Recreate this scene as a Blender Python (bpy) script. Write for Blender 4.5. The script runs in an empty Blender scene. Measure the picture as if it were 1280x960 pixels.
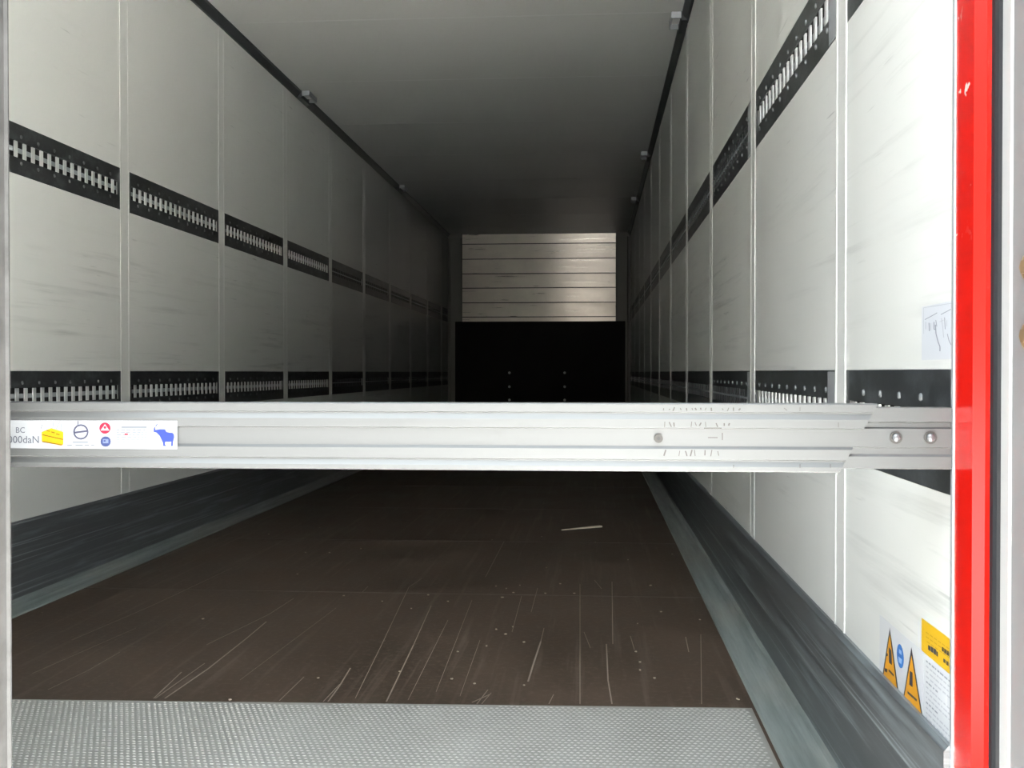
import bpy, math, random
from mathutils import Vector, Matrix
random.seed(7)
SC = bpy.context.scene
COL = SC.collection

# ------------------------------------------------------------------ camera
CAM_Z = 0.80
F = 1350.0
YAW = math.atan(102 / F)
PITCH = math.atan(15 / F)
cam_d = bpy.data.cameras.new('camera')
cam_d.sensor_width = 36.0
cam_d.lens = F / 1280 * 36.0
cam_d.clip_start = 0.05
cam_d.clip_end = 300
cam = bpy.data.objects.new('camera', cam_d)
COL.objects.link(cam)
cam.location = (0, 0, CAM_Z)
cam.rotation_euler = (math.pi / 2 - PITCH, 0, YAW)
SC.camera = cam

# ------------------------------------------------------------------ light: an overcast sky through the open right door
SC.view_settings.view_transform = 'Standard'
SC.view_settings.look = 'None'
SC.view_settings.gamma = 1.0
SC.view_settings.use_curve_mapping = False
SC.view_settings.exposure = 2.62
SC.cycles.max_bounces = 16
SC.cycles.diffuse_bounces = 10
SC.cycles.glossy_bounces = 6
world = bpy.data.worlds.new('overcast_sky')
SC.world = world
world.use_nodes = True
wn = world.node_tree
wn.nodes.clear()
w_out = wn.nodes.new('ShaderNodeOutputWorld')
w_bg = wn.nodes.new('ShaderNodeBackground')
w_tc = wn.nodes.new('ShaderNodeTexCoord')
w_sep = wn.nodes.new('ShaderNodeSeparateXYZ')
HZ, TOP, Z_A, Z_B, SIDE = 0.40, 3.0, 0.2, 0.7, 0.8     # radiance near the horizon and overhead, and where one turns into the other
# pale overcast overhead; buildings and trees close the yard off along the horizon
w_ramp = wn.nodes.new('ShaderNodeMapRange'); w_ramp.interpolation_type = 'SMOOTHSTEP'
w_ramp.inputs['From Min'].default_value = Z_A; w_ramp.inputs['From Max'].default_value = Z_B
w_ramp.inputs['To Min'].default_value = HZ; w_ramp.inputs['To Max'].default_value = TOP
w_col = wn.nodes.new('ShaderNodeMix'); w_col.data_type = 'RGBA'
w_col.inputs[6].default_value = (1.0, 0.86, 0.68, 1); w_col.inputs[7].default_value = (0.88, 0.96, 1.0, 1)
w_cf = wn.nodes.new('ShaderNodeMapRange'); w_cf.inputs['From Min'].default_value = 0.05; w_cf.inputs['From Max'].default_value = 0.3
w_sx = wn.nodes.new('ShaderNodeMath'); w_sx.operation = 'MULTIPLY_ADD'; w_sx.inputs[1].default_value = SIDE; w_sx.inputs[2].default_value = 1.0
w_mul = wn.nodes.new('ShaderNodeMath'); w_mul.operation = 'MULTIPLY'
wn.links.new(w_tc.outputs['Generated'], w_sep.inputs[0])
wn.links.new(w_sep.outputs['Z'], w_ramp.inputs['Value'])
wn.links.new(w_sep.outputs['Z'], w_cf.inputs['Value'])
wn.links.new(w_sep.outputs['X'], w_sx.inputs[0])
wn.links.new(w_cf.outputs[0], w_col.inputs[0])
wn.links.new(w_col.outputs[2], w_bg.inputs['Color'])
wn.links.new(w_ramp.outputs[0], w_mul.inputs[0]); wn.links.new(w_sx.outputs[0], w_mul.inputs[1])
wn.links.new(w_mul.outputs[0], w_bg.inputs['Strength'])
wn.links.new(w_bg.outputs[0], w_out.inputs['Surface'])

# sun high over the right side of the trailer: it lights the yard, the open rear end stays in shade
sun_d = bpy.data.lights.new('sun', 'SUN'); sun_d.energy = 120.0; sun_d.angle = math.radians(2); sun_d.color = (1.0, 0.975, 0.94)
sun = bpy.data.objects.new('sun', sun_d); COL.objects.link(sun); sun.location = (20, 8, 25)
sun.rotation_euler = Vector((0.45, 0.5, 0.72)).to_track_quat('Z', 'Y').to_euler()

# ------------------------------------------------------------------ measures (metres; floor z = 0, camera at y = 0)
XL, XR = -1.99, 0.495          # inner wall faces
Y0, Y1 = 1.525, 14.70          # rear opening, bulkhead
H = CAM_Z + 1.885              # ceiling
ZR = {'lower': CAM_Z - 0.084, 'upper': CAM_Z + 0.772}   # rail centre lines
RAIL_H = 0.176
STRIP = 0.088
SEAM_L = [4.465 + 1.2 * k for k in range(-2, 9)]
SEAM_R = [2.213 + 1.2 * k for k in range(0, 11)]
TH = 0.07

# ------------------------------------------------------------------ helpers
VIEW = Matrix.Rotation(YAW, 3, 'Z') @ Matrix.Rotation(math.pi / 2 - PITCH, 3, 'X')
def ray(px, py):
    v = Vector(((px - 640) / F, -(py - 480) / F, -1.0))
    return VIEW @ v
def on_x(px, py, x):
    d = ray(px, py); k = x / d.x
    return Vector((x, d.y * k, CAM_Z + d.z * k))
def on_y(px, py, y):
    d = ray(px, py); k = y / d.y
    return Vector((d.x * k, y, CAM_Z + d.z * k))
def on_z(px, py, z):
    d = ray(px, py); k = (z - CAM_Z) / d.z
    return Vector((d.x * k, d.y * k, z))

class MB:
    """collects shapes for one mesh"""
    def __init__(self):
        self.v = []; self.f = []; self.m = []; self.s = []
    def add(self, vs, fs, mi=0, smooth=False):
        o = len(self.v)
        self.v += [tuple(p) for p in vs]
        for q in fs:
            self.f.append([i + o for i in q]); self.m.append(mi); self.s.append(smooth)
        return self
    def box(self, x0, x1, y0, y1, z0, z1, mi=0, ch=0.0):
        if ch > 0:
            p = [(x0 + ch, z0), (x1 - ch, z0), (x1, z0 + ch), (x1, z1 - ch), (x1 - ch, z1), (x0 + ch, z1), (x0, z1 - ch), (x0, z0 + ch)]
            return self.prism_y(p, y0, y1, mi)
        vs = [(x, y, z) for x in (x0, x1) for y in (y0, y1) for z in (z0, z1)]
        fs = [(0, 1, 3, 2), (4, 6, 7, 5), (0, 4, 5, 1), (2, 3, 7, 6), (0, 2, 6, 4), (1, 5, 7, 3)]
        return self.add(vs, fs, mi)
    def _prism(self, a, b, mi):
        n = len(a)
        fs = [tuple(range(n)), tuple(reversed(range(n, 2 * n)))]
        fs += [(i, i + n, (i + 1) % n + n, (i + 1) % n) for i in range(n)]
        return self.add(a + b, fs, mi)
    def prism_y(self, p, y0, y1, mi=0):      # p in (x, z)
        return self._prism([(x, y0, z) for x, z in p], [(x, y1, z) for x, z in p], mi)
    def prism_x(self, p, x0, x1, mi=0):      # p in (y, z); x0/x1 may be functions of z
        g = lambda q, z: q(z) if callable(q) else q
        return self._prism([(g(x0, z), y, z) for y, z in p], [(g(x1, z), y, z) for y, z in p], mi)
    def prism_z(self, p, z0, z1, mi=0):      # p in (x, y)
        return self._prism([(x, y, z0) for x, y in p], [(x, y, z1) for x, y in p], mi)
    def cyl(self, c, ax, r, h, n=16, mi=0, r2=None, smooth=True):
        r2 = r if r2 is None else r2
        ax = Vector(ax).normalized(); q = ax.to_track_quat('Z', 'Y'); c = Vector(c)
        a = [c + q @ Vector((r * math.cos(t), r * math.sin(t), 0)) for t in [2 * math.pi * i / n for i in range(n)]]
        b = [c + q @ Vector((r2 * math.cos(t), r2 * math.sin(t), h)) for t in [2 * math.pi * i / n for i in range(n)]]
        o = len(self.v); self.v += [tuple(p) for p in a + b]
        for i in range(n):
            self.f.append([o + i, o + (i + 1) % n, o + n + (i + 1) % n, o + n + i]); self.m.append(mi); self.s.append(smooth)
        self.f.append([o + i for i in reversed(range(n))]); self.m.append(mi); self.s.append(False)
        self.f.append([o + n + i for i in range(n)]); self.m.append(mi); self.s.append(False)
        return self
    def dome(self, c, ax, r, h, n=16, mi=0):
        ax = Vector(ax).normalized(); q = ax.to_track_quat('Z', 'Y'); c = Vector(c)
        rings = [(1, 0), (0.97, 0.35), (0.8, 0.7), (0.45, 0.94)]
        vs = []
        for rr, hh in rings:
            vs += [c + q @ Vector((r * rr * math.cos(2 * math.pi * i / n), r * rr * math.sin(2 * math.pi * i / n), h * hh)) for i in range(n)]
        vs.append(c + q @ Vector((0, 0, h)))
        fs = []
        for k in range(len(rings) - 1):
            fs += [(k * n + i, k * n + (i + 1) % n, (k + 1) * n + (i + 1) % n, (k + 1) * n + i) for i in range(n)]
        t = (len(rings) - 1) * n
        fs += [(t + i, t + (i + 1) % n, len(vs) - 1) for i in range(n)]
        fs.append(tuple(reversed(range(n))))
        return self.add(vs, fs, mi, True)
    def ribbon(self, pts, up, w, mi=0):
        """thin painted line along pts on a plane with normal up"""
        up = Vector(up)
        for a, b in zip(pts[:-1], pts[1:]):
            a = Vector(a); b = Vector(b); s = up.cross(b - a)
            if s.length < 1e-9: continue
            s = s.normalized() * w / 2
            self.add([a - s, a + s, b + s, b - s], [(0, 1, 2, 3)], mi)
        return self
    def build(self, name, mats, parent=None, loc=None):
        me = bpy.data.meshes.new(name)
        me.from_pydata(self.v, [], self.f)
        for m in (mats if isinstance(mats, (list, tuple)) else [mats]): me.materials.append(m)
        for p, mi, s in zip(me.polygons, self.m, self.s):
            p.material_index = mi; p.use_smooth = s
        me.validate(); me.update()
        import bmesh
        bm = bmesh.new(); bm.from_mesh(me)
        bmesh.ops.recalc_face_normals(bm, faces=bm.faces[:])
        bm.to_mesh(me); bm.free()
        o = bpy.data.objects.new(name, me)
        COL.objects.link(o)
        if parent is not None: o.parent = parent
        if loc is not None: o.location = loc
        return o

def tag(o, label=None, cat=None, group=None, kind=None):
    if label: o['label'] = label
    if cat: o['category'] = cat
    if group: o['group'] = group
    if kind: o['kind'] = kind
    return o
def empty(name, loc, label, cat, group=None, kind=None):
    o = bpy.data.objects.new(name, None); COL.objects.link(o)
    o.empty_display_size = 0.1; o.location = loc
    return tag(o, label, cat, group, kind)
def copy_tree(o, parent=None):
    c = o.copy(); COL.objects.link(c); c.parent = parent
    for ch in list(o.children): copy_tree(ch, c)
    return c
def text_mesh(name, body, size, mat, parent, M, ax='CENTER'):
    cu = bpy.data.curves.new(name, 'FONT'); cu.body = body; cu.size = size
    cu.align_x = ax; cu.align_y = 'CENTER'; cu.resolution_u = 3
    t = bpy.data.objects.new(name, cu); COL.objects.link(t)
    bpy.context.view_layer.update()
    me = bpy.data.meshes.new_from_object(t.evaluated_get(bpy.context.evaluated_depsgraph_get()))
    COL.objects.unlink(t); bpy.data.objects.remove(t)
    me.materials.clear(); me.materials.append(mat)
    me.transform(M)
    o = bpy.data.objects.new(name, me); COL.objects.link(o); o.parent = parent
    return o

# ------------------------------------------------------------------ materials
def mat(name, col, rough=0.5, metal=0.0, spec=0.5):
    m = bpy.data.materials.new(name); m.use_nodes = True
    b = m.node_tree.nodes['Principled BSDF']
    b.inputs['Base Color'].default_value = (*col, 1)
    b.inputs['Roughness'].default_value = rough
    b.inputs['Metallic'].default_value = metal
    b.inputs['Specular IOR Level'].default_value = spec
    return m
class G:
    """small node-graph helper"""
    def __init__(self, m):
        self.m = m; self.t = m.node_tree; self.b = self.t.nodes['Principled BSDF']
        self.pos = self.t.nodes.new('ShaderNodeTexCoord').outputs['Object']
    def new(self, k): return self.t.nodes.new(k)
    def link(self, a, b): self.t.links.new(a, b)
    def scaled(self, s, rot=(0, 0, 0), loc=(0, 0, 0)):
        n = self.new('ShaderNodeMapping'); n.inputs['Scale'].default_value = s
        n.inputs['Rotation'].default_value = rot; n.inputs['Location'].default_value = loc
        self.link(self.pos, n.inputs['Vector']); return n.outputs[0]
    def noise(self, s, scale=1.0, detail=4, rough=0.6, rot=(0, 0, 0), loc=(0, 0, 0), dist=0.0):
        n = self.new('ShaderNodeTexNoise')
        n.inputs['Scale'].default_value = scale; n.inputs['Detail'].default_value = detail
        n.inputs['Roughness'].default_value = rough; n.inputs['Distortion'].default_value = dist
        self.link(self.scaled(s, rot, loc), n.inputs['Vector']); return n.outputs['Fac']
    def step(self, v, a, b, lo=0.0, hi=1.0):
        n = self.new('ShaderNodeMapRange'); n.clamp = True
        n.inputs['From Min'].default_value = a; n.inputs['From Max'].default_value = b
        n.inputs['To Min'].default_value = lo; n.inputs['To Max'].default_value = hi
        self.link(v, n.inputs['Value']); return n.outputs[0]
    def math(self, op, a, b):
        n = self.new('ShaderNodeMath'); n.operation = op
        for i, q in enumerate((a, b)):
            if isinstance(q, (int, float)): n.inputs[i].default_value = q
            else: self.link(q, n.inputs[i])
        return n.outputs[0]
    def mix(self, f, a, b):
        n = self.new('ShaderNodeMix'); n.data_type = 'RGBA'
        if isinstance(f, (int, float)): n.inputs[0].default_value = f
        else: self.link(f, n.inputs[0])
        for i, q in ((6, a), (7, b)):
            if isinstance(q, tuple): n.inputs[i].default_value = (*q, 1)
            else: self.link(q, n.inputs[i])
        return n.outputs[2]
    def axis(self, k):
        n = self.new('ShaderNodeSeparateXYZ'); self.link(self.pos, n.inputs[0]); return n.outputs[k]
    def color(self, c): self.link(c, self.b.inputs['Base Color'])
    def rough(self, r): self.link(r, self.b.inputs['Roughness'])
    def bump(self, h, strength=0.2, dist=0.002):
        n = self.new('ShaderNodeBump'); n.inputs['Strength'].default_value = strength
        n.inputs['Distance'].default_value = dist
        self.link(h, n.inputs['Height']); self.link(n.outputs[0], self.b.inputs['Normal'])

def wall_mat(name, seed, tilt=0.0, amount=1.0):
    m = mat(name, (0.72, 0.73, 0.70), 0.42, 0, 0.4); g = G(m)
    base = g.mix(g.step(g.noise((0.5, 0.5, 0.5), 2, 3), 0.35, 0.7), (0.580, 0.586, 0.563), (0.557, 0.563, 0.539))
    z = g.axis('Z')
    # rubbed streaks from the loads, mostly between and below the rails
    band = g.math('MULTIPLY', g.step(z, 0.25, 0.45), g.step(z, 1.10, 1.5, 1.0, 0.14))
    s1 = g.step(g.noise((1, 1.1, 34), 1.0, 5, 0.62, (tilt, 0, 0), (seed, seed, seed)), 0.53, 0.72)
    patch = g.step(g.noise((1, 1.3, 2.2), 1.0, 3, 0.5, (0, 0, 0), (seed + 3, 1, 2)), 0.42, 0.66)
    s = g.math('MULTIPLY', g.math('MULTIPLY', s1, patch), band)
    c = g.mix(g.math('MULTIPLY', s, 0.62 * amount), base, (0.22, 0.23, 0.23))
    # few short hard scratches
    s2 = g.step(g.noise((1, 3.5, 60), 1.0, 2, 0.5, (tilt * 2.2 + 0.05, 0, 0), (seed + 9, 4, 1)), 0.70, 0.76)
    c = g.mix(g.math('MULTIPLY', g.math('MULTIPLY', s2, 0.55 * amount), patch), c, (0.16, 0.17, 0.17))
    g.color(c)
    return m
M_WALL_L = wall_mat('white_wall_coat', 1.7, -0.02)
M_WALL_R = wall_mat('white_wall_coat_scuffed', 5.3, 0.05, 1.0)
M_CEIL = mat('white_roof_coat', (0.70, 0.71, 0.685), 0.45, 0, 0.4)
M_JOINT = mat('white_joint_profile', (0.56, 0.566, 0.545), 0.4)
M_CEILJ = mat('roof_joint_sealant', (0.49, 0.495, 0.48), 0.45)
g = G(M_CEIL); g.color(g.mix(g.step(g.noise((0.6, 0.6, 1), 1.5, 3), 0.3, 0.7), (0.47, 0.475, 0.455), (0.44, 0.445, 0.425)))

M_FLOOR = mat('brown_film_plywood', (0.05, 0.038, 0.031), 0.5, 0, 0.12); g = G(M_FLOOR)
n1 = g.noise((1.2, 0.8, 1), 2.2, 5, 0.65)
n2 = g.noise((1, 1, 1), 55, 4, 0.7)
n3 = g.step(g.noise((26, 0.9, 1), 1, 4, 0.6, (0, 0, 0.12)), 0.55, 0.8)
n4 = g.step(g.noise((30, 0.8, 1), 1, 4, 0.6, (0, 0, -0.25), (4, 2, 0)), 0.60, 0.85)
c = g.mix(g.step(n1, 0.3, 0.75), (0.024, 0.0165, 0.0115), (0.066, 0.046, 0.034))
c = g.mix(g.math('MULTIPLY', n3, 0.42), c, (0.16, 0.125, 0.10))
c = g.mix(g.math('MULTIPLY', n4, 0.40), c, (0.18, 0.145, 0.12))
c = g.mix(g.math('MULTIPLY', g.step(n2, 0.5, 0.75), 0.5), c, (0.10, 0.075, 0.058))
fleck = g.step(g.noise((1, 1, 1), 38, 1, 0.4, (0, 0, 0), (3, 8, 0)), 0.80, 0.84)
c = g.mix(g.math('MULTIPLY', fleck, 0.5), c, (0.30, 0.26, 0.22))
g.color(c); g.rough(g.step(n1, 0.2, 0.8, 0.42, 0.62)); g.bump(n2, 0.25, 0.001)
M_SCRATCH = mat("pale_scratch", (0.17, 0.14, 0.115), 0.6)
M_SEAM = mat('floor_joint_filler', (0.05, 0.04, 0.033), 0.6)

M_KICK = mat('black_kick_plate', (0.05, 0.053, 0.055), 0.42, 0.0, 0.5); g = G(M_KICK)
k1 = g.step(g.noise((1, 0.7, 60), 1, 5, 0.65), 0.50, 0.80)
k2 = g.step(g.noise((1, 1.4, 26), 1, 4, 0.6, (0.06, 0, 0), (3, 5, 8)), 0.54, 0.72)
k3 = g.step(g.noise((1, 0.5, 110), 1, 3, 0.6, (0, 0, 0), (7, 1, 4)), 0.57, 0.67)
c = g.mix(g.math('MULTIPLY', k1, 0.7), (0.060, 0.063, 0.066), (0.20, 0.214, 0.22))
c = g.mix(g.math('MULTIPLY', k2, 0.55), c, (0.23, 0.27, 0.285))
c = g.mix(g.math('MULTIPLY', k3, 0.5), c, (0.33, 0.37, 0.38))
g.color(c); g.rough(g.step(k1, 0, 1, 0.36, 0.5))
M_EDGE = mat('dull_aluminium_edge', (0.20, 0.225, 0.22), 0.5, 0.2); g = G(M_EDGE)
e1 = g.noise((18, 0.8, 1), 1.5, 5, 0.65); e2 = g.step(g.noise((1, 0.6, 1), 2, 4), 0.45, 0.75)
c = g.mix(g.step(e1, 0.35, 0.7), (0.10, 0.118, 0.116), (0.22, 0.245, 0.24)); c = g.mix(g.math('MULTIPLY', e2, 0.45), c, (0.27, 0.235, 0.19))
g.color(c)

M_PLATE = mat('checkered_aluminium', (0.50, 0.50, 0.47), 0.42, 0.25); g = G(M_PLATE)
pl = g.noise((3, 0.8, 1), 2, 4, 0.6)
c = g.mix(g.step(pl, 0.35, 0.7), (0.19, 0.19, 0.178), (0.25, 0.25, 0.238)); g.color(c)
M_STUD = mat('worn_stud_tops', (0.33, 0.33, 0.315), 0.4, 0.3)

M_RAIL = mat('black_rail_steel', (0.028, 0.03, 0.031), 0.38); g = G(M_RAIL)
r1 = g.step(g.noise((1, 6, 10), 2, 5, 0.7), 0.48, 0.85)
g.color(g.mix(g.math('MULTIPLY', r1, 0.7), (0.022, 0.024, 0.025), (0.12, 0.132, 0.138)))
M_DARK = mat('dark_rail_cavity', (0.006, 0.006, 0.006), 0.7)
M_ZINC = mat('bare_zinc', (0.66, 0.67, 0.66), 0.38, 0.35)
M_RIVET = mat('worn_rivet_heads', (0.13, 0.135, 0.14), 0.4, 0.3)
M_ZINC_DULL = mat('dull_zinc', (0.34, 0.36, 0.375), 0.4, 0.4)
M_DUCT = mat('dark_grey_plastic', (0.028, 0.032, 0.034), 0.45)
M_BLACK = mat('black_board', (0.004, 0.004, 0.0045), 0.65, 0, 0.2)
M_POST = mat('grey_corner_steel', (0.16, 0.16, 0.145), 0.45, 0.3)
M_ALU = mat('milled_aluminium', (0.80, 0.80, 0.79), 0.4, 0.5); g = G(M_ALU)
a1 = g.noise((0.8, 1, 140), 1, 4, 0.6); g.rough(g.step(a1, 0.3, 0.7, 0.36, 0.48))
a2 = g.step(g.noise((9, 1, 12), 1, 5, 0.7), 0.60, 0.82)
g.color(g.mix(g.math('MULTIPLY', a2, 0.45), (0.067, 0.0685, 0.069), (0.047, 0.0465, 0.045)))
M_PLANK = mat('brushed_aluminium_planks', (0.52, 0.50, 0.47), 0.34, 0.95); g = G(M_PLANK)
p1 = g.noise((2, 1, 60), 1, 4, 0.6); g.rough(g.step(p1, 0.3, 0.7, 0.27, 0.33))
g.b.inputs['Anisotropic'].default_value = 1.0; g.b.inputs['Anisotropic Rotation'].default_value = 0.25   # rolled lengthwise
tn = g.new('ShaderNodeTangent'); tn.direction_type = 'RADIAL'; tn.axis = 'Z'; g.link(tn.outputs[0], g.b.inputs['Tangent'])
g.color(g.mix(g.step(g.noise((3, 1, 4), 1.2, 3), 0.35, 0.7), (0.80, 0.745, 0.66), (0.70, 0.655, 0.58)))
M_PGAP = mat('plank_gap', (0.03, 0.029, 0.027), 0.6)
M_RED = mat('red_frame_paint', (0.75, 0.012, 0.006), 0.22, 0, 0.5); g = G(M_RED)
ch = g.step(g.noise((1, 1, 1), 26, 3, 0.55, (0, 0, 0), (2, 6, 3)), 0.655, 0.675)
sc = g.step(g.noise((1, 1, 1), 3, 2), 0.48, 0.6)
g.color(g.mix(g.math('MULTIPLY', ch, sc), (0.42, 0.006, 0.003), (0.52, 0.42, 0.38)))
M_RUBBER = mat('black_seal_rubber', (0.009, 0.0095, 0.011), 0.6, 0, 0.2)
M_WHITE = mat('white_door_coat', (0.30, 0.30, 0.295), 0.4)
M_GREYD = mat('grey_door_edge', (0.17, 0.172, 0.175), 0.4, 0.2)
M_DOORALU = mat('weathered_aluminium', (0.42, 0.41, 0.40), 0.5, 0.0, 0.15); g = G(M_DOORALU)
g.color(g.mix(g.step(g.noise((1, 1, 1), 14, 5, 0.7), 0.4, 0.7), (0.042, 0.041, 0.041), (0.024, 0.0235, 0.023)))
M_BRASS = mat('tarnished_brass', (0.22, 0.16, 0.085), 0.4, 0.6)
M_PAPER = mat('white_label_film', (0.50, 0.515, 0.535), 0.4)
M_FILM = mat('white_sticker_film', (0.125, 0.129, 0.137), 0.35, 0, 0.2)
M_POUCH = mat('clear_film_over_paper', (0.48, 0.50, 0.535), 0.3, 0, 0.3)
M_YEL = mat('label_yellow', (0.56, 0.34, 0.01), 0.4)
M_AMB = mat('label_amber', (0.60, 0.27, 0.01), 0.4)
M_BLUE = mat('label_blue', (0.009, 0.016, 0.085), 0.4, 0, 0.2)
M_BLUE2 = mat('mandatory_blue', (0.03, 0.15, 0.45), 0.4)
M_LRED = mat('label_red', (0.11, 0.004, 0.013), 0.4, 0, 0.2)
M_STKG = mat('sticker_pale_grey', (0.062, 0.066, 0.075), 0.4, 0, 0.2)
M_STKD = mat('sticker_dark_ink', (0.028, 0.03, 0.04), 0.4, 0, 0.2)
M_INK = mat('dark_ink', (0.03, 0.03, 0.045), 0.5)
M_INKG = mat('grey_ink', (0.20, 0.215, 0.25), 0.5)
M_BOLT = mat('bright_bolt_head', (0.11, 0.112, 0.115), 0.3, 0.6)
M_RUB = mat('rub_mark_grey', (0.030, 0.028, 0.026), 0.5, 0, 0.2)
M_INKP = mat('pale_grey_ink', (0.36, 0.375, 0.41), 0.5)
M_WOOD = mat('pale_wood', (0.55, 0.50, 0.40), 0.6)
M_YARD_SHADE = mat('yard_painted_shade', (0.018, 0.018, 0.019), 0.9, 0, 0.2)  # near-black colour stands in for building shade over the yard
M_CHIP = mat('dusty_chips', (0.30, 0.26, 0.21), 0.7)
M_BOUNCE = mat('bounce_strip_concrete', (0.36, 0.34, 0.32), 0.8); g = G(M_BOUNCE)
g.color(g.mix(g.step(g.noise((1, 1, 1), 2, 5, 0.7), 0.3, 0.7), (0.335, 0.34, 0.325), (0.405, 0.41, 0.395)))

# ------------------------------------------------------------------ yard outside
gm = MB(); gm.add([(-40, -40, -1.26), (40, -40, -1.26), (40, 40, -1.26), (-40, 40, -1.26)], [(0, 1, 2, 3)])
tag(gm.build('ground', M_YARD_SHADE), 'unseen yard around the trailer, coloured dark in place of shade', 'ground', kind='structure')
gm = MB(); gm.box(-0.35, 6.5, -6.0, 20.0, -1.30, -1.25)  # out-of-view strip, added and sized to bounce sunlight into the trailer
tag(gm.build('bounce_strip', M_BOUNCE), 'unseen pale concrete strip added to bounce sunlight into the trailer', 'bounce_strip', kind='structure')

# ------------------------------------------------------------------ walls with recessed rail channels
def wall(name, x, s, m, seams, label):
    # s = +1: the wall body lies towards +x
    D = 0.022; p = [(x, 0.0)]
    for row in ('lower', 'upper'):
        a, b = ZR[row] - RAIL_H / 2, ZR[row] + RAIL_H / 2
        p += [(x, a), (x + s * D, a), (x + s * D, b), (x, b)]
    p += [(x, H), (x + s * TH, H), (x + s * TH, -0.15), (x, -0.15)]
    w = MB(); w.prism_y(p, Y0, Y1 + 0.05)
    o = w.build(name, m); tag(o, label, 'wall', kind='structure')
    for y in seams:
        j = MB(); h = STRIP / 2
        # shallow joint profile: two fine lips beside a flat web that bridges the channels
        xi = lambda d: x - s * d
        j.prism_z([(xi(-0.02), y - h), (xi(0.0022), y - h), (xi(0.0022), y - h + 0.009), (xi(0.0006), y - h + 0.012),
                   (xi(0.0006), y + h - 0.012), (xi(0.0022), y + h - 0.009), (xi(0.0022), y + h), (xi(-0.02), y + h)], 0.284, H - 0.045)
        j.build('joint_strip', M_JOINT, o)
    return o
WL = wall('wall_left', XL, -1, M_WALL_L, SEAM_L, 'long white panelled left wall with two rows of rails')
WR = wall('wall_right', XR, 1, M_WALL_R, SEAM_R, 'long white panelled right wall scuffed near the open door')

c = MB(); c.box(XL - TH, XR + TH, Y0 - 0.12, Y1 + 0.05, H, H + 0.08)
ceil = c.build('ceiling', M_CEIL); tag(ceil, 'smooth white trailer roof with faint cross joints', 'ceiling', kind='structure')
for k in range(-2, 8):
    y = 5.73 + 1.2 * k
    j = MB(); j.prism_x([(y - 0.012, H + 0.001), (y - 0.007, H - 0.0013), (y + 0.007, H - 0.0013), (y + 0.012, H + 0.001)], XL + 0.04, XR - 0.04)
    j.build('joint_strip', M_CEILJ, ceil)

for nm, x, s, lab in (('trim_1', XL, 1, 'dark grey cove trim between left wall and roof'), ('trim_2', XR, -1, 'dark grey cove trim between right wall and roof')):
    t = MB(); t.prism_y([(x, H), (x, H - 0.046), (x + s * 0.012, H - 0.046), (x + s * 0.036, H - 0.016), (x + s * 0.036, H)], Y0, Y1)
    tag(t.build(nm, M_DUCT), lab, 'trim', kind='structure')

# ------------------------------------------------------------------ floor
EDGE = 0.108
fl = MB()
fl.box(XL - TH, XR + TH, Y0 - 0.12, Y1 + 0.05, -0.15, -0.004, 2)
fl.box(XL + 0.01, XR - 0.01, Y0 - 0.02, Y1, -0.004, 0.0, 0)
SCR = [
    ([(192, 873), (227, 840)], 1.2), ([(206, 873), (260, 836), (308, 798), (333, 777)], 1.6), ([(194, 873), (256, 829)], 1.1),
    ([(410, 877), (424, 858), (438, 835)], 1.3), ([(404, 877), (425, 855)], 0.9), ([(483, 877), (517, 806)], 1.3), ([(517, 806), (539, 757)], 0.9), ([(349, 876), (380, 846)], 0.9),
    ([(258, 806), (336, 768), (367, 748)], 0.8), ([(444, 873), (477, 806), (511, 734), (527, 723)], 0.7),
    ([(660, 852), (668, 826), (676, 802)], 1.6), ([(676, 802), (680, 785)], 0.8), ([(758, 805), (760, 850), (765, 880)], 1.2), ([(765, 727), (766, 805)], 0.9), ([(607, 721), (630, 677)], 0.8),
    ([(876, 793), (877, 880)], 0.7), ([(725, 730), (725, 880)], 0.7), ([(857, 796), (861, 815)], 1.0), ([(743, 725), (752, 736)], 0.8),
    ([(590, 878), (612, 868)], 1.5), ([(596, 880), (610, 862)], 1.0), ([(602, 880), (614, 866)], 0.8), ([(686, 880), (692, 868)], 0.8), ([(640, 790), (652, 745)], 0.6), ([(664, 765), (672, 735)], 0.6),
    ([(60, 862), (110, 838), (150, 815)], 0.6), ([(90, 800), (190, 757), (290, 710)], 0.7), ([(40, 842), (170, 785)], 0.6), ([(510, 875), (560, 775)], 0.5), ([(575, 870), (600, 800)], 0.5),
    ([(730, 790), (738, 810)], 0.6), ([(788, 795), (793, 812)], 0.7), ([(453, 740), (460, 733)], 0.8), ([(300, 850), (420, 760)], 0.5), ([(545, 865), (590, 750)], 0.5)]
for pts, w in SCR:
    P = [on_z(a, b, 0.0005) for a, b in pts]
    fl.ribbon(P, (0, 0, 1), 0.0028 * w, 1)
for y in (3.86, 5.07, 6.28, 7.5):
    fl.box(XL + EDGE, XR - EDGE, y - 0.004, y + 0.004, 0, 0.0006, 3)
FLOOR = fl.build('floor', [M_FLOOR, M_SCRATCH, M_EDGE, M_SEAM])
tag(FLOOR, 'dark brown scratched plywood floor of the trailer', 'floor', kind='structure')

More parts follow.
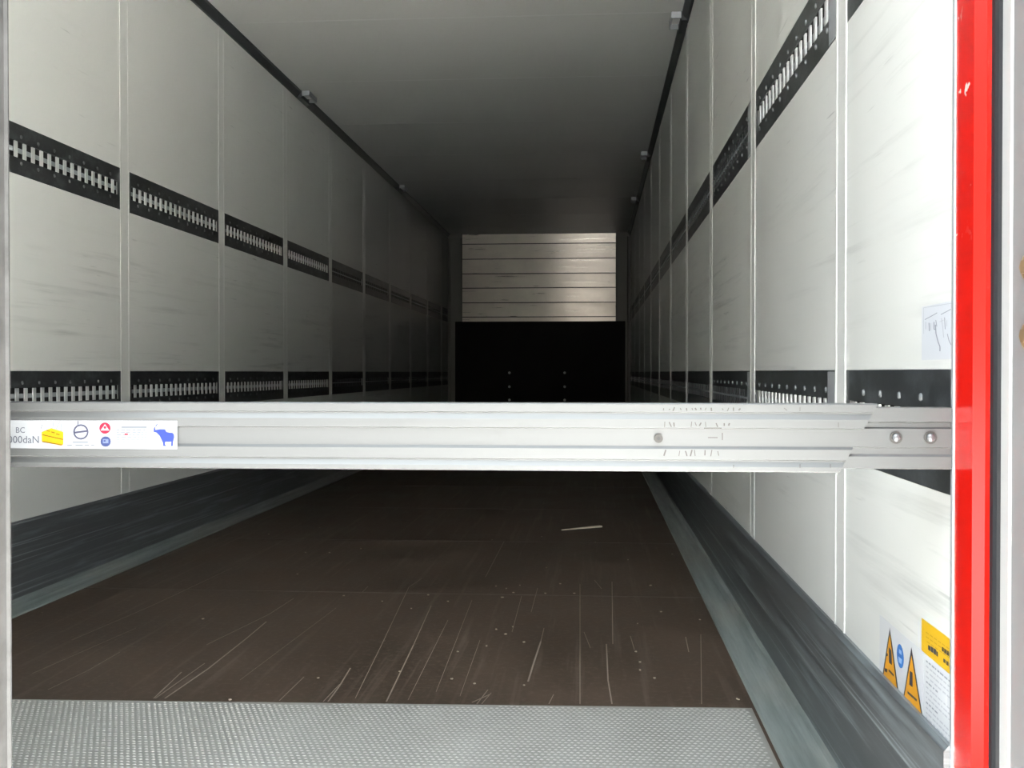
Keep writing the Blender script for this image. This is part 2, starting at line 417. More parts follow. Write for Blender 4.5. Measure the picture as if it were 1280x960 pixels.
for side, x, s in (('left', XL, 1), ('right', XR, -1)):
    k = MB(); k.prism_y([(x, 0.02), (x, 0.284), (x + s * 0.006, 0.284), (x + s * 0.013, 0.276), (x + s * 0.013, 0.02)], Y0, Y1 - 0.02)
    o = k.build('baseboard_' + side, M_KICK); tag(o, 'scuffed black kick plate along foot of %s wall' % side, 'kick plate', kind='structure')
    e = MB()
    e.prism_y([(x, 0.0), (x, 0.024), (x + s * 0.013, 0.022), (x + s * 0.022, 0.012), (x + s * 0.04, 0.0055), (x + s * EDGE, 0.004), (x + s * (EDGE + 0.003), 0.0)], Y0, Y1 - 0.02)
    o = e.build('trim_3' if s > 0 else 'trim_4', M_EDGE)
    tag(o, 'dull grey metal floor edge strip along %s wall' % side, 'floor trim', kind='structure')

# rear checker plate: sheet with rows of small raised studs
pA, pB = on_z(20, 874, 0.003), on_z(940, 885, 0.003)
def plate_y(x): return pA.y + (pB.y - pA.y) * (x - pA.x) / (pB.x - pA.x)
xa, xb, ya = XL + 0.112, XR - EDGE - 0.012, Y0 - 0.1
root = empty('checker_plate', ((xa + xb) / 2, ya, 0.0), 'pale aluminium checker plate across the rear threshold before brown floor', 'floor plate')
sheet = MB()
sheet.add([(xa, ya, 0.003), (xb, ya, 0.003), (xb, plate_y(xb), 0.003), (xa, plate_y(xa), 0.003),
           (xa, ya, 0.0), (xb, ya, 0.0), (xb, plate_y(xb), 0.0), (xa, plate_y(xa), 0.0)],
          [(0, 1, 2, 3), (4, 7, 6, 5), (0, 4, 5, 1), (1, 5, 6, 2), (2, 6, 7, 3), (3, 7, 4, 0)])
o = sheet.build('sheet', M_PLATE, root); o.matrix_parent_inverse = Matrix.Translation(-root.location)
st = MB(); px, py = 0.0135, 0.0150
i = 0; y = 2.0
while y < 2.75:
    x = -1.55 + (px / 2 if i % 2 else 0)
    while x < xb - 0.01:
        if y < plate_y(x) - 0.012:
            a, b = 0.0050, 0.0030
            st.add([(x - a, y, 0.003), (x, y - b, 0.003), (x + a, y, 0.003), (x, y + b, 0.003), (x - a * .4, y, 0.0045), (x + a * .4, y, 0.0045)],
                   [(0, 1, 5, 4), (1, 2, 5), (2, 3, 4, 5), (3, 0, 4)])
        x += px
    y += py; i += 1
o = st.build('raised_studs', M_STUD, root); o.matrix_parent_inverse = Matrix.Translation(-root.location)
tag(o, kind='stuff')

# ------------------------------------------------------------------ bulkhead
bx = MB(); bx.box(XL - TH, XR + TH, Y1 + 0.002, Y1 + 0.09, -0.15, H + 0.08)
WB = bx.build('wall_back', M_POST); tag(WB, 'front bulkhead closing the far end of the trailer', 'wall', kind='structure')
ZB = CAM_Z + 0.685
pk = MB(); z = ZB - 0.03; rows = []
zs = [ZB - 0.03, ZB + 0.065, ZB + 0.26, ZB + 0.46, ZB + 0.655, ZB + 0.855, ZB + 1.06, H - 0.002]
x0, x1 = -1.79, 0.297
for n, (a, b) in enumerate(zip(zs[:-1], zs[1:])):
    # each plank: rolled face a little bowed, open groove between planks
    t = [0.004, -0.006, 0.004, -0.003, 0.007, -0.004, 0.003][n]
    m_ = 8; prof = [(Y1, a + 0.006)]
    for q in range(m_ + 1):
        u = q / m_
        prof.append((Y1 - 0.022 - 0.0006 * math.sin(math.pi * u) - t * (u - 0.5), a + 0.006 + (b - a - 0.012) * u))
    prof.append((Y1, b - 0.006))
    pk.prism_x(prof, x0, x1)
pk.box(x0, x1, Y1 - 0.010, Y1, zs[0], zs[-1], 1)
tag(pk.build('plank_cladding', [M_PLANK, M_PGAP]), 'brushed aluminium plank cladding on upper half of far bulkhead', 'cladding')
for nm, a, b, lab in (('corner_post', XL + 0.03, -1.79, 'grey steel corner post at left end of bulkhead'), ('corner_post', 0.297, XR - 0.03, 'grey steel corner post at right end of bulkhead')):
    root = empty('corner_post', ((a + b) / 2, Y1, 0.0), lab, 'post', 'bulkhead corner posts')
    w = (b - a) / 2
    w -= 0.001
    p = MB(); p.prism_z([(-w, -0.001), (-w, -0.05), (-w + 0.012, -0.062), (w - 0.012, -0.062), (w, -0.05), (w, -0.001)], 0.0, H - 0.055)
    p.build('upright', M_POST, root)
    q = MB(); ca, cb = (-w - 0.025, w - 0.001) if a < -1 else (-w + 0.001, w + 0.02)
    q.prism_z([(ca, -0.001), (ca, -0.07), (cb, -0.07), (cb, -0.001)], H - 0.055, H - 0.004)
    q.build('head_cap', M_POST, root)
root = empty('bulkhead_board', (-0.74, Y1, 0), 'black protective board on lower half of far bulkhead', 'board')
b = MB(); b.box(-1.14, 1.165, -0.085, -0.063, 0.002, ZB, ch=0.004)
b.build('board', M_BLACK, root)
for X in (-1.14 + 0.74, -0.39 + 0.74):
    for zz in (0.79, 0.60, 0.42, 0.23):
        q = MB(); q.dome((X, -0.085, zz), (0, -1, 0), 0.018, 0.010, 12)
        q.build('bolt', M_ZINC, root)

# ------------------------------------------------------------------ lashing rails
def make_rail(length, s, rivets, end=True, bars=True, name='lashing_rail'):
    """local frame: origin on the wall face at the rail's centre, y along the wall, s = direction into the wall"""
    root = bpy.data.objects.new(name, None); COL.objects.link(root); root.empty_display_size = 0.1
    X = lambda d: s * d
    L = length / 2; h = RAIL_H / 2 - 0.0005; w = 0.029
    p = MB()
    lo = lambda a, b: (min(a, b), max(a, b))
    p.box(*lo(X(0.0), X(0.003)), -L, L, w, h)
    p.box(*lo(X(0.0), X(0.003)), -L, L, -h, -w)
    p.box(*lo(X(0.0), X(0.003)), -L, -L + 0.02, -w, w)
    p.box(*lo(X(0.0), X(0.003)), L - 0.02, L, -w, w)
    p.box(*lo(X(0.003), X(0.016)), -L + .002, L - .002, w, w + 0.003, 1)
    p.box(*lo(X(0.003), X(0.016)), -L + .002, L - .002, -w - 0.003, -w, 1)
    p.box(*lo(X(0.016), X(0.020)), -L, L, -h, h, 1)
    p.build('rail_plate', [M_RAIL, M_DARK], root)
    b = MB(); n = int((length - 0.03) / 0.058); y0 = -0.058 * (n - 1) / 2
    for i in range(n):
        y = y0 + 0.058 * i
        b.box(*lo(X(0.002), X(0.006)), y - 0.0105, y + 0.0105, -0.0275, 0.0275, 0 if bars else 2)
    if bars: b.box(*lo(X(0.009), X(0.012)), -L + 0.02, L - 0.02, -0.008, 0.008, 1)
    else: b.box(*lo(X(0.001), X(0.006)), -L + 0.02, L - 0.02, -0.0035, 0.0035, 1)
    b.build('slot_strip', [M_ZINC, M_ZINC_DULL, M_RAIL], root)
    if rivets:
        m = None
        k = int((length - 0.06) / 0.116); r0 = -0.116 * (k - 1) / 2
        q = MB(); q.dome((0, 0, 0), (-s, 0, 0), 0.0065, 0.004, 10); src = q.build('rivet', M_RIVET, root)
        first = True
        for zz in (0.046, -0.046):
            for i in range(k):
                o = src
                if not first:
                    o = src.copy(); COL.objects.link(o); o.parent = root
                first = False
                o.location = (0, r0 + 0.116 * i, zz)
    e = MB(); yy = (-L + 0.002, -L + 0.072) if s > 0 else (L - 0.05, L - 0.002)
    e.box(*lo(X(-0.0012), X(0.0)), yy[0], yy[1], -h + 0.003, h - 0.003)
    if rivets and end: e.build('sky_reflection_patch', M_ZINC_DULL, root)  # pale patch stands for the sky's reflection at the rail end
    return root

ORD = ['first', 'second', 'third', 'fourth', 'fifth', 'sixth', 'seventh', 'eighth', 'ninth', 'tenth', 'eleventh', 'twelfth']
def rails(side, x, s, seams, start):
    cuts = []
    edges = [start] + [y for y in seams if y > start + 0.1] + [Y1 - 0.03]
    for a, b in zip(edges[:-1], edges[1:]):
        cuts.append((a + (STRIP / 2 if a in seams else 0), b - (STRIP / 2 if b in seams else 0)))
    protos = {}
    for row in ('lower', 'upper'):
        for n, (a, b) in enumerate(cuts):
            L = round(b - a, 3); near = n <= (4 if side == 'left' else 2); bars = n <= (4 if side == 'left' else 1); key = (L, near, bars)
            if key not in protos:
                protos[key] = r = make_rail(L, s, near, n > 0, bars)
            else:
                r = copy_tree(protos[key])
            r.location = (x, (a + b) / 2, ZR[row])
            where = 'from the rear opening' if side == 'right' else 'from the rear, counting the one behind the door edge'
            if side == 'right':
                lab = '%s black slotted lashing rail from rear opening, %s row of right wall' % (ORD[n], row)
            elif n == 0:
                lab = 'black slotted lashing rail hidden by closed door leaf, %s row of left wall' % row
            elif n == 1:
                lab = 'black slotted lashing rail beside closed door edge, %s row of left wall' % row
            else:
                lab = '%s black slotted lashing rail from closed door edge, %s row of left wall' % (ORD[n - 1], row)
            tag(r, lab, 'rail', '%s row lashing rails on the %s wall' % (row, side))
rails('left', XL, -1, SEAM_L, SEAM_L[0])
rails('right', XR, 1, SEAM_R, Y0 + 0.01)

# ------------------------------------------------------------------ rear portal, doors
PX = XR - 0.002
post = empty('door_frame', (PX, 1.45, 0), 'bright red painted rear frame post beside the open door', 'door frame', kind='structure')
p = MB(); p.prism_z([(0.0, 0.0), (0.0, 0.068), (0.14, 0.068), (0.14, -0.03), (0.022, -0.03), (0.018, -0.028), (0.012, -0.012), (0.004, -0.004)], -0.3, H + 0.1)
p.build('post', M_RED, post)
p = MB(); p.prism_z([(-0.002, 0.0705), (-0.002, 0.079), (0.02, 0.079), (0.02, 0.0705)], 0.0, H)
p.build('edge_profile', M_ZINC_DULL, post)
hd = MB(); hd.box(XL - TH, XR + TH + 0.05, 1.41, Y0, H, H + 0.3)
tag(hd.build('trim_5', M_RED), 'red painted header beam over the rear doors', 'header', kind='structure')
lp = MB(); lp.box(XL - TH - 0.03, XL + 0.0, 1.41, Y0 - 0.002, -0.3, H)
tag(lp.build('trim_6', M_RED), 'red painted rear frame post hidden by closed door leaf', 'door frame', kind='structure')
sl = MB(); sl.box(XL - TH - 0.03, XR + TH, 1.41, Y0 - 0.002 - 0.12 + 0.11, -0.3, -0.16)
tag(sl.build('trim_7', M_DOORALU), 'rear sill beam under the trailer floor', 'sill', kind='structure')

# closed left door leaf (seen at its edge)
DX = -0.782
d1 = empty('door_1', (DX, 1.40, 0), 'closed rear door leaf seen at its grey aluminium edge', 'door', kind='structure')
d = MB(); d.prism_z([(XL - DX, 0.0), (-0.05, 0.0), (-0.05, -0.07), (XL - DX, -0.07)], 0.01, H - 0.01)
d.build('panel', M_WHITE, d1)
d = MB(); d.prism_z([(-0.05, 0.002), (-0.004, 0.002), (0.0, -0.003), (0.0, -0.006), (-0.004, -0.008), (-0.004, -0.026), (-0.001, -0.028), (-0.001, -0.036), (-0.004, -0.038), (-0.004, -0.072), (-0.05, -0.072)], 0.01, H - 0.01)
d.build('edge_profile', M_DOORALU, d1)
d = MB()
d.prism_z([(-0.02, -0.072), (0.012, -0.074), (0.02, -0.082), (0.012, -0.09), (-0.02, -0.088)], 0.01, H - 0.01)
d.build('door_seal', M_RUBBER, d1)
d = MB(); d.cyl((-0.25, -0.10, -0.1), (0, 0, 1), 0.014, H + 0.1, 12); d.build('locking_bar', M_ZINC, d1)

# open right door leaf, swung out towards the viewer
HX, HY = XR + 0.021, 1.43
d2 = empty('door_2', (HX, HY, 0), 'opened white rear door leaf with dark rubber seal, beside red post', 'door', kind='structure')
d2.rotation_euler = (0, 0, math.radians(2))
q = MB(); q.prism_z([(-0.008, 0.0), (-0.008, -0.010), (-0.005, -0.0155), (0.06, -0.0155), (0.06, 0.0)], -0.1, H + 0.02)
q.build('door_seal', M_RUBBER, d2)
q = MB(); q.prism_z([(-0.0005, -0.016), (-0.0005, -0.040), (0.001, -0.042), (0.06, -0.042), (0.06, -0.016)], -0.1, H + 0.02)
q.build('hinge_stile', M_WHITE, d2)
q = MB(); q.prism_z([(0.002, -0.043), (0.002, -0.12), (0.06, -0.12), (0.06, -0.043)], -0.1, H + 0.02)
q.build('grey_edge', M_GREYD, d2)
q = MB(); q.prism_z([(0.006, -0.121), (0.006, -1.22), (0.062, -1.22), (0.062, -0.121)], -0.1, H + 0.02)
q.build('panel', M_WHITE, d2)
for zz in (CAM_Z + 0.131 * 0.97, CAM_Z + 0.045 * 0.97):
    q = MB(); q.dome((0.003, -0.082, zz), (-1, 0, 0), 0.017, 0.0035, 14); q.cyl((0.003, -0.082, zz), (-1, 0, 0), 0.009, 0.006, 6, smooth=False)
    q.build('hinge_bolt', M_BRASS, d2)

# ------------------------------------------------------------------ load bar across the rear
BY, BZ = 1.515, CAM_Z - 0.0912
bar = empty('load_bar', ((XL + XR) / 2, BY + 0.02, BZ), 'silver telescopic aluminium load bar spanning the trailer between lower rails', 'load bar')
inv = Matrix.Translation(-bar.location)
def bpart(o): o.matrix_parent_inverse = inv; return o
def U(m): return m / 1000.0
front = [(0.0015, 46), (0, 44.5), (0, 34.5), (0.003, 33.2), (0.003, 31.5), (0.0, 24.5), (0.0, 13), (0.004, 11.8), (0.004, -11.8), (0.0, -15.5),
         (0.0, -29.5), (0.003, -30.8), (0.003, -32.5), (0.0, -39), (0, -44.5), (0.0015, -46)]
prof = [(BY + d_, BZ + U(z_ * 1.035)) for d_, z_ in front] + [(BY + 0.038, BZ + U(-47.6)), (BY + 0.04, BZ + U(-45.6)), (BY + 0.04, BZ + U(45.6)), (BY + 0.038, BZ + U(47.6))]
xt, xbm = on_y(1097, 505, BY).x, on_y(1050, 588, BY).x
cut = lambda z: xt + (xbm - xt) * ((BZ + 0.046) - z) / 0.092
ot = MB(); ot.prism_x(prof, XL + 0.06, cut)
bpart(ot.build('outer_tube', M_ALU, bar))
fi = [(0.001, 42.5), (0, 41.5), (0, 23), (0.004, 21), (0.004, 15), (0.0005, 13), (0.0005, -12), (0.003, -14), (0.003, -22), (0, -25.5), (0, -41.5), (0.001, -42.5)]
IY = BY + 0.006
pi_ = [(IY + d_, BZ + U(z_)) for d_, z_ in fi] + [(IY + 0.028, BZ + U(-42.5)), (IY + 0.028, BZ + U(42.5))]
xe = on_y(1189, 540, IY).x
it = MB(); it.prism_x(pi_, xt - 0.3, xe)
bpart(it.build('inner_tube', M_ALU, bar))
e = MB(); e.box(xe, xe + 0.003, IY + 0.002, IY + 0.027, BZ - 0.041, BZ + 0.041); e.box(xe, XR + 0.012, IY + 0.008, IY + 0.02, BZ - 0.024, BZ + 0.024)
bpart(e.build('end_hook', M_DUCT, bar))
e = MB(); e.box(XL - 0.012, XL + 0.06, IY + 0.008, IY + 0.02, BZ - 0.024, BZ + 0.024); e.box(XL + 0.006, XL + 0.07, IY, IY + 0.028, BZ - 0.0425, BZ + 0.0425)
bpart(e.build('end_hook', M_DUCT, bar))
for px_, r_ in ((1120, 0.0085), (1163, 0.0088)):
    P = on_y(px_, 547, IY)
    q = MB(); q.cyl((P.x, IY + 0.0008, P.z), (0, -1, 0), r_, 0.0022, 20, 1); q.dome((P.x, IY - 0.0014, P.z), (0, -1, 0), r_ * 0.72, 0.0045, 16)
    bpart(q.build('bolt', [M_BOLT, M_RUB], bar))
P = on_y(823, 548, BY + 0.004)
q = MB(); q.cyl((P.x, BY + 0.0045, P.z), (0, -1, 0), 0.0062, 0.003, 18); q.cyl((P.x, BY + 0.0016, P.z), (0, -1, 0), 0.0026, 0.0006, 10, 1)
bpart(q.build('screw', [M_RUB, M_DARK], bar))
# rub marks left by the slots
mk = MB()
for px_ in [831, 838, 843, 850, 857, 864, 869, 876, 883, 890, 897, 904, 911, 918, 925]:
    for (ya_, yb_, dd, pr) in ((509, 514, -0.0003, 0.8), (527, 534, -0.0003, 0.55), (562, 571, -0.0003, 0.6)):
        if random.random() < pr:
            a_ = on_y(px_ + random.uniform(-2, 2), ya_ + random.uniform(0, 2), BY + dd); b_ = on_y(px_ + random.uniform(-2, 2), yb_ - random.uniform(0, 2), BY + dd)
            mk.ribbon([a_, b_], (0, 1, 0), random.uniform(0.0008, 0.002))
for a_, b_ in (((885, 547), (897, 547)), ((903, 541), (903, 550)), ((880, 535.2), (902, 535.2)), ((980, 510), (984, 513)), ((1000, 509), (1000, 514)), ((1048, 528), (1048, 534)), ((1000, 580), (1000, 585)), ((917, 581), (917, 585)), ((1038, 580), (1038, 585))):
    dd = 0.0037 if 537 < a_[1] < 557 else -0.0003
    mk.ribbon([on_y(*a_, BY + dd), on_y(*b_, BY + dd)], (0, 1, 0), 0.0011)
tag(bpart(mk.build('rub_marks', M_RUB, bar)), kind='stuff')
# sticker: bridges the middle groove of the tube
SY = BY - 0.0006
def sp(px_, py_, lay=1): return on_y(px_, py_, SY - 0.00025 * lay)
c0, c1 = on_y(-40, 525, SY), on_y(221.5, 561.5, SY)
sk = MB(); sk.box(c0.x, c1.x, SY, SY + 0.0004, c1.z, c0.z)
stk = bpart(sk.build('sticker', M_FILM, bar)); tag(stk, 'white sticker strip with load icons and blue elephant')
def icon(name, polys, mats, label=None):
    m = MB()
    for pts, mi, lay in polys:
        m.add([sp(a, b, lay) for a, b in pts], [tuple(range(len(pts)))], mi)
    o = m.build(name, mats, stk)
    if label: tag(o, label)
    return o
def zz(pts, sc, ox, oy): return [(ox + a / sc, oy + b / sc) for a, b in pts]
def circ(cx, cy, r, n=24): return [(cx + r * math.cos(2 * math.pi * i / n), cy + r * math.sin(2 * math.pi * i / n)) for i in range(n)]
def line(a, b, w):
    a = Vector(a); b = Vector(b); n = Vector((-(b - a).y, (b - a).x)).normalized() * w / 2
    return [tuple(a + n), tuple(b + n), tuple(b - n), tuple(a - n)]
# text: upper and lower line, cut by the door edge
def stext(body, px_, py_, h_, mat_, ax):
    s_ = (sp(0, 500).z - sp(0, 510).z) / 10 * h_ / 0.70
    P = sp(px_, py_)
    M = Matrix.Translation(P) @ Matrix.Rotation(math.pi / 2, 4, 'X')
    o = text_mesh('lettering', body, s_, mat_, stk, M, ax)
stext('BC', 31.5, 538, 7.0, M_STKD, 'RIGHT')
stext('2000daN', 49.5, 550, 9.0, M_STKD, 'RIGHT')
Z1 = lambda p: zz(p, 11.636, 16, 515)
Z2 = lambda p: zz(p, 11.636, 120, 515)
yl = [(Z1([(420, 290), (560, 235), (735, 290), (735, 470), (700, 490), (420, 430)]), 0, 1)]
for a_, b_ in (((430, 330), (730, 400)), ((430, 430), (720, 480)), ((490, 270), (540, 282)), ((560, 290), (610, 305)), ((630, 320), (680, 330))):
    yl.append((Z1(line(a_, b_, 14)), 1, 2))
for a_, b_ in (((580, 235), (590, 150)), ((700, 280), (705, 170)), ((405, 250), (430, 180)), ((630, 250), (690, 130))):
    yl.append((Z1(line(a_, b_, 8)), 2, 2))
icon('box_icon', yl, [mat('crate_yellow', (0.15, 0.095, 0.003), 0.4, 0, 0.2), mat('label_ochre', (0.06, 0.034, 0.002), 0.4, 0, 0.2), M_STKG], 'yellow crate drawn on the sticker')
R = []
n = 28
for i in range(n):
    t0, t1 = 2 * math.pi * i / n, 2 * math.pi * (i + 1) / n
    cc, ro, ri = (990, 290), 112, 88
    R.append((Z1([(cc[0] + ro * math.cos(t0), cc[1] + ro * math.sin(t0)), (cc[0] + ro * math.cos(t1), cc[1] + ro * math.sin(t1)), (cc[0] + ri * math.cos(t1), cc[1] + ri * math.sin(t1)), (cc[0] + ri * math.cos(t0), cc[1] + ri * math.sin(t0))]), 0, 1))
R.append((Z1(line((890, 302), (1090, 275), 26)), 0, 2)); R.append((Z1(line((945, 185), (950, 130), 14)), 0, 2))
for a_, b_ in (((870, 440), (1095, 440)), ((790, 485), (860, 485)), ((910, 485), (1020, 485)), ((1045, 485), (1110, 485)), ((1140, 485), (1185, 485))):
    R.append((Z1(line(a_, b_, 20)), 1, 1))
icon('ring_icon', R, [mat('ring_ink', (0.02, 0.02, 0.035), 0.5, 0, 0.2), M_STKG])
icon('red_round_icon', [(Z2(circ(130, 235, 82)), 0, 1), (Z2([(130, 175), (195, 270), (65, 270)]), 1, 2), (Z2(circ(130, 225, 20)), 0, 3)], [M_LRED, M_FILM])
icon('blue_round_icon', [(Z2(circ(140, 430, 76)), 0, 1), (Z2([(100, 395), (180, 395), (180, 455), (100, 455)]), 1, 2), (Z2([(110, 408), (140, 408), (140, 432), (110, 432)]), 0, 3)], [mat('label_navy', (0.013, 0.018, 0.05), 0.4, 0, 0.2), mat('label_sky', (0.05, 0.062, 0.115), 0.4, 0, 0.2)])
T = [(Z2([(370, 205), (740, 205), (740, 240), (370, 240)]), 0, 1)]
for r_ in range(7):
    yy = 255 + r_ * 34
    x_ = 300
    while x_ < 730:
        w_ = random.uniform(25, 70)
        T.append((Z2([(x_, yy), (min(x_ + w_, 740), yy), (min(x_ + w_, 740), yy + 13), (x_, yy + 13)]), 0, 1)); x_ += w_ + random.uniform(12, 30)
T.append((Z2([(415, 312), (465, 312), (465, 335), (415, 335)]), 1, 2))
icon('fine_print', T, [M_STKG, M_LRED])
EL = [(862, 215), (842, 232), (838, 288), (880, 300), (925, 345), (950, 400), (972, 445), (978, 495), (1020, 495), (1003, 470), (1008, 432), (1060, 436), (1095, 430),
      (1090, 495), (1118, 495), (1122, 430), (1138, 370), (1134, 325), (1112, 303), (1060, 298), (1024, 290), (1003, 250), (930, 250), (866, 262), (860, 240)]
icon('elephant_emblem', [(Z2([EL[i] for i in (0, 1, 2, 23, 24)]), 0, 1), (Z2([EL[i] for i in (2, 3, 4, 20, 21, 22, 23)]), 0, 1), (Z2([EL[i] for i in (4, 5, 6, 9 + 1, 11, 12, 15, 16, 17, 18, 19, 20)]), 0, 1),
     (Z2([EL[i] for i in (6, 7, 8, 9, 10)]), 0, 1), (Z2([EL[i] for i in (12, 13, 14, 15)]), 0, 1), (Z2(line((868, 210), (885, 180), 12)), 0, 1), (Z2(line((885, 180), (905, 185), 8)), 0, 1)],
     [M_BLUE], 'blue elephant emblem with raised trunk')

# ------------------------------------------------------------------ labels on the right wall
def label_sheet(name, x0, x1, s_top, s_bot, m, label, cat, th=0.0004):
    """rectangle on the right wall between two image columns and two sight slopes"""
    a = on_x(x0, 465 + s_top * (x0 - 742), XR); b_ = on_x(x1, 465 + s_bot * (x1 - 742), XR)
    root = empty(name, (XR, (a.y + b_.y) / 2, min(a.z, b_.z)), label, cat)
    q = MB(); q.box(XR - th, XR + 0.0003, min(a.y, b_.y), max(a.y, b_.y), min(a.z, b_.z), max(a.z, b_.z))
    o = q.build('sheet', m, root); o.matrix_parent_inverse = Matrix.Translation(-root.location)
    return root
def wp(x, y, lay=1): return on_x(x, y, XR - 0.0004 - 0.0003 * lay)
def wall_icon(name, polys, mats, root, label=None):
    m = MB()
    for pts, mi, lay in polys:
        m.add([wp(a, b, lay) for a, b in pts], [tuple(range(len(pts)))], mi)
    o = m.build(name, mats, root); o.matrix_parent_inverse = Matrix.Translation(-root.location)
    if label: tag(o, label)
    return o
Q = lambda p: zz(p, 4.364, 1060, 740)
ws = label_sheet('warning_label', 1100, 1154.6, 0.848, 1.072, M_PAPER, 'white label with two amber warning triangles low on right wall', 'label')
wall_icon('warning_triangle', [(Q([(228, 192), (278, 560), (186, 466)]), 1, 1), (Q([(228, 230), (268, 535), (193, 458)]), 0, 2), (Q([(209, 335), (217, 335), (217, 350), (209, 350)]), 1, 3), (Q([(222, 300), (236, 318), (240, 400), (224, 385)]), 1, 3), (Q([(200, 415), (214, 420), (213, 440), (200, 432)]), 1, 3), (Q([(222, 420), (250, 450), (250, 462), (222, 432)]), 1, 3)], [M_AMB, M_INK], ws, 'amber triangle with dark edge')
wall_icon('warning_triangle', [(Q([(346, 300), (410, 702), (299, 590)]), 1, 1), (Q([(346, 345), (400, 672), (306, 577)]), 0, 2), (Q([(338, 430), (352, 440), (352, 520), (334, 505)]), 1, 3), (Q([(325, 540), (375, 585), (375, 598), (325, 553)]), 1, 3)], [M_AMB, M_INK], ws, 'amber triangle with dark edge')
wall_icon('mandatory_sign', [(Q([(285 + 19 * math.cos(t), 350 + 64 * math.sin(t) + 19 * math.cos(t) * 0.9) for t in [2 * math.pi * i / 20 for i in range(20)]]), 0, 1),
     (Q([(278, 310), (292, 322), (292, 345), (278, 332)]), 1, 2), (Q([(274, 350), (294, 368), (291, 395), (277, 382)]), 1, 2)], [M_BLUE2, mat('sign_pale_blue', (0.25, 0.38, 0.62), 0.4)], ws)
yl = label_sheet('yellow_label', 1152.3, 1199, 0.749, 0.848, M_YEL, 'yellow label with dark print beside the red post', 'label')
ln = []
for r_, (a_, b_, w_) in enumerate(((425, 560, 6), (425, 570, 6), (430, 565, 6))):
    for x_ in range(a_, b_, 22):
        y_ = 205 + r_ * 24 + (x_ - 410) * 0.72
        ln.append((Q([(x_, y_), (x_ + 16, y_ + 12), (x_ + 16, y_ + 12 + w_), (x_, y_ + w_)]), 0, 1))
wall_icon('print_lines', ln, [mat('ochre_print', (0.42, 0.25, 0.02), 0.5)], yl)
bl = []
for x_, y_, w_, h_ in ((437, 288, 13, 26), (452, 296, 13, 28), (467, 306, 13, 30), (482, 322, 8, 26), (512, 298, 10, 22), (525, 308, 10, 24), (538, 318, 12, 24), (553, 328, 12, 26), (520, 362, 12, 20), (536, 374, 12, 22), (553, 386, 14, 22)):
    bl.append((Q([(x_, y_), (x_ + w_, y_ + w_ * .72), (x_ + w_, y_ + h_ + w_ * .72), (x_, y_ + h_)]), 0, 1))
wall_icon('bold_print', bl, [M_INK], yl)
tl = label_sheet('instruction_label', 1155.2, 1199, 0.850, 1.072, M_PAPER, 'white sheet of fine printed instructions below yellow label', 'label')
ln = []
random.seed(3)
for r_ in range(13):
    sl_ = 0.866 + r_ * 0.0155
    x_ = 1157.5
    while x_ < 1190:
        w_ = random.uniform(1.5, 4.5)
        if not (r_ in (4, 8) and x_ > 1172):
            ln.append(([(x_, 465 + sl_ * (x_ - 742)), (x_ + w_, 465 + sl_ * (x_ + w_ - 742)), (x_ + w_, 465 + (sl_ + .005) * (x_ + w_ - 742)), (x_, 465 + (sl_ + .005) * (x_ - 742))], 0 if r_ % 4 else 1, 1))
        x_ += w_ + random.uniform(0.6, 1.6)
wall_icon('fine_print', ln, [M_INKP, M_INKG], tl)
pc = label_sheet('document_pouch', 1152.6, 1196, -0.198, -0.036, M_POUCH, 'clear pouch with scribbled white paper above lower rail, beside red post', 'pouch')
Qp = lambda p: zz(p, 8.727, 1140, 360)
hw = []
def stroke(pts, w=9, mi=0):
    for a_, b_ in zip(pts[:-1], pts[1:]): hw.append((Qp(line(a_, b_, w)), mi, 1))
stroke([(140, 345), (215, 305), (275, 270)], 8); stroke([(315, 290), (380, 255), (425, 232)], 8)
stroke([(255, 400), (262, 500), (285, 590), (305, 640), (305, 690)], 12); stroke([(385, 500), (405, 580), (440, 640)], 8)
stroke([(185, 380), (190, 470)], 10); stroke([(240, 370), (240, 450), (255, 450)], 10); stroke([(205, 385), (205, 460)], 8, 1); stroke([(260, 350), (270, 420)], 8)
stroke([(150, 370), (150, 450)], 8, 1); stroke([(320, 330), (335, 420), (345, 540)], 8, 1); stroke([(355, 320), (362, 450)], 8); stroke([(380, 350), (378, 420)], 7, 1); stroke([(300, 370), (345, 350)], 6, 1)
stroke([(130, 215), (440, 165)], 6, 1); stroke([(125, 210), (125, 500)], 5, 1)
wall_icon('handwriting', hw, [M_INKG, M_INKP], pc)

# ------------------------------------------------------------------ small brackets under the cove trims
def bracket(px_, py_, side, label):
    x = XR - 0.036 if side == 'right' else XL + 0.036
    s = -1 if side == 'right' else 1
    P = on_z(px_, py_, H)
    root = empty('roof_bracket', (x, P.y, H), label, 'bracket', 'brackets along the roof edge')
    lo = lambda a, b: (min(a, b), max(a, b))
    q = MB(); q.box(*lo(-s * 0.03, s * 0.004), -0.11, 0.11, -0.050, -0.002); q.build('saddle', M_DUCT, root)
    q = MB()
    q.box(*lo(s * 0.004, s * 0.055), -0.10, -0.088, -0.034, -0.001); q.box(*lo(s * 0.004, s * 0.055), 0.088, 0.10, -0.034, -0.001)
    q.box(*lo(s * 0.047, s * 0.055), -0.088, 0.088, -0.034, -0.001)
    q.build('strap_loop', M_ZINC_DULL, root)
    q = MB(); q.box(*lo(s * 0.006, s * 0.044), -0.086, 0.03, -0.026, -0.0015); q.build('lens', M_ZINC, root)
bracket(846, 22, 'right', 'small metal bracket on right roof edge, nearest to the opening')
bracket(803, 192, 'right', 'second small metal bracket from the opening, right roof edge')
bracket(790, 248, 'right', 'small metal bracket on right roof edge, nearest to the bulkhead')
bracket(380, 118, 'left', 'small metal bracket on left roof edge, nearest to the opening')
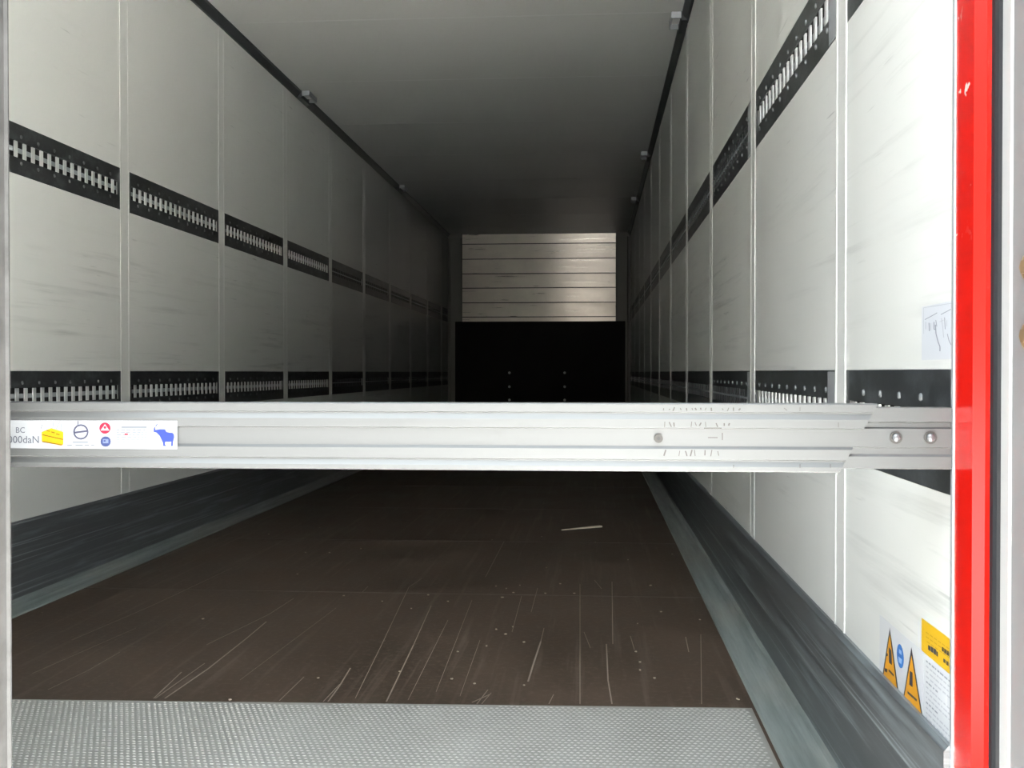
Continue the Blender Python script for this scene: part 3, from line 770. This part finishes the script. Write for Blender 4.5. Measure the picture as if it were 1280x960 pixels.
bracket(500, 233, 'left', 'small metal bracket on left roof edge, nearest to the bulkhead')

# ------------------------------------------------------------------ things lying on the floor
a, b = on_z(702, 662, 0.004), on_z(751, 658, 0.004)
d = b - a; L = d.length
ws = MB()
ws.add([(0, -.002, 0), (0, .002, 0), (L * .45, -.008, 0), (L * .45, .008, 0), (L, -.013, 0), (L, .013, 0),
        (0, -.002, .003), (0, .002, .003), (L * .45, -.008, .006), (L * .45, .008, .006), (L, -.013, .008), (L, .013, .008)],
       [(0, 2, 3, 1), (2, 4, 5, 3), (6, 7, 9, 8), (8, 9, 11, 10), (0, 6, 8, 2), (2, 8, 10, 4), (1, 3, 9, 7), (3, 5, 11, 9), (4, 10, 11, 5), (0, 1, 7, 6)])
o = ws.build('wood_splinter', M_WOOD); o.location = (a.x, a.y, 0.0008); o.rotation_euler = (0, 0, math.atan2(d.y, d.x))
tag(o, 'pale wood splinter lying on the dark floor', 'splinter')
db = MB(); random.seed(11)
spots = [(620, 733), (633, 736), (650, 732), (628, 747), (642, 741), (744, 678), (677, 671), (615, 675), (683, 710), (813, 732), (797, 780), (800, 828), (795, 815), (800, 838), (818, 848), (632, 793), (620, 787), (641, 784), (608, 808), (593, 855), (565, 849), (572, 815), (500, 840), (398, 848), (560, 752), (514, 761), (478, 752), (430, 745), (535, 744), (412, 691), (451, 686), (372, 718), (382, 691), (336, 668), (254, 774), (287, 875), (923, 875), (921, 874), (875, 775), (826, 765), (655, 857), (655, 803), (718, 742), (840, 693), (682, 742), (700, 730), (785, 700)]
for px_, py_ in spots:
    P = on_z(px_, py_, 0.0); r_ = random.uniform(0.002, 0.005); t_ = random.uniform(0, 3)
    pts = [(P.x + r_ * random.uniform(.6, 1.2) * math.cos(t_ + k * 1.2566), P.y + r_ * random.uniform(.6, 1.2) * math.sin(t_ + k * 1.2566)) for k in range(5)]
    db.prism_z(pts, 0.0003, 0.0025)
tag(db.build('floor_debris', M_CHIP), 'tiny pale chips and grit scattered over the brown floor', 'debris', kind='stuff')
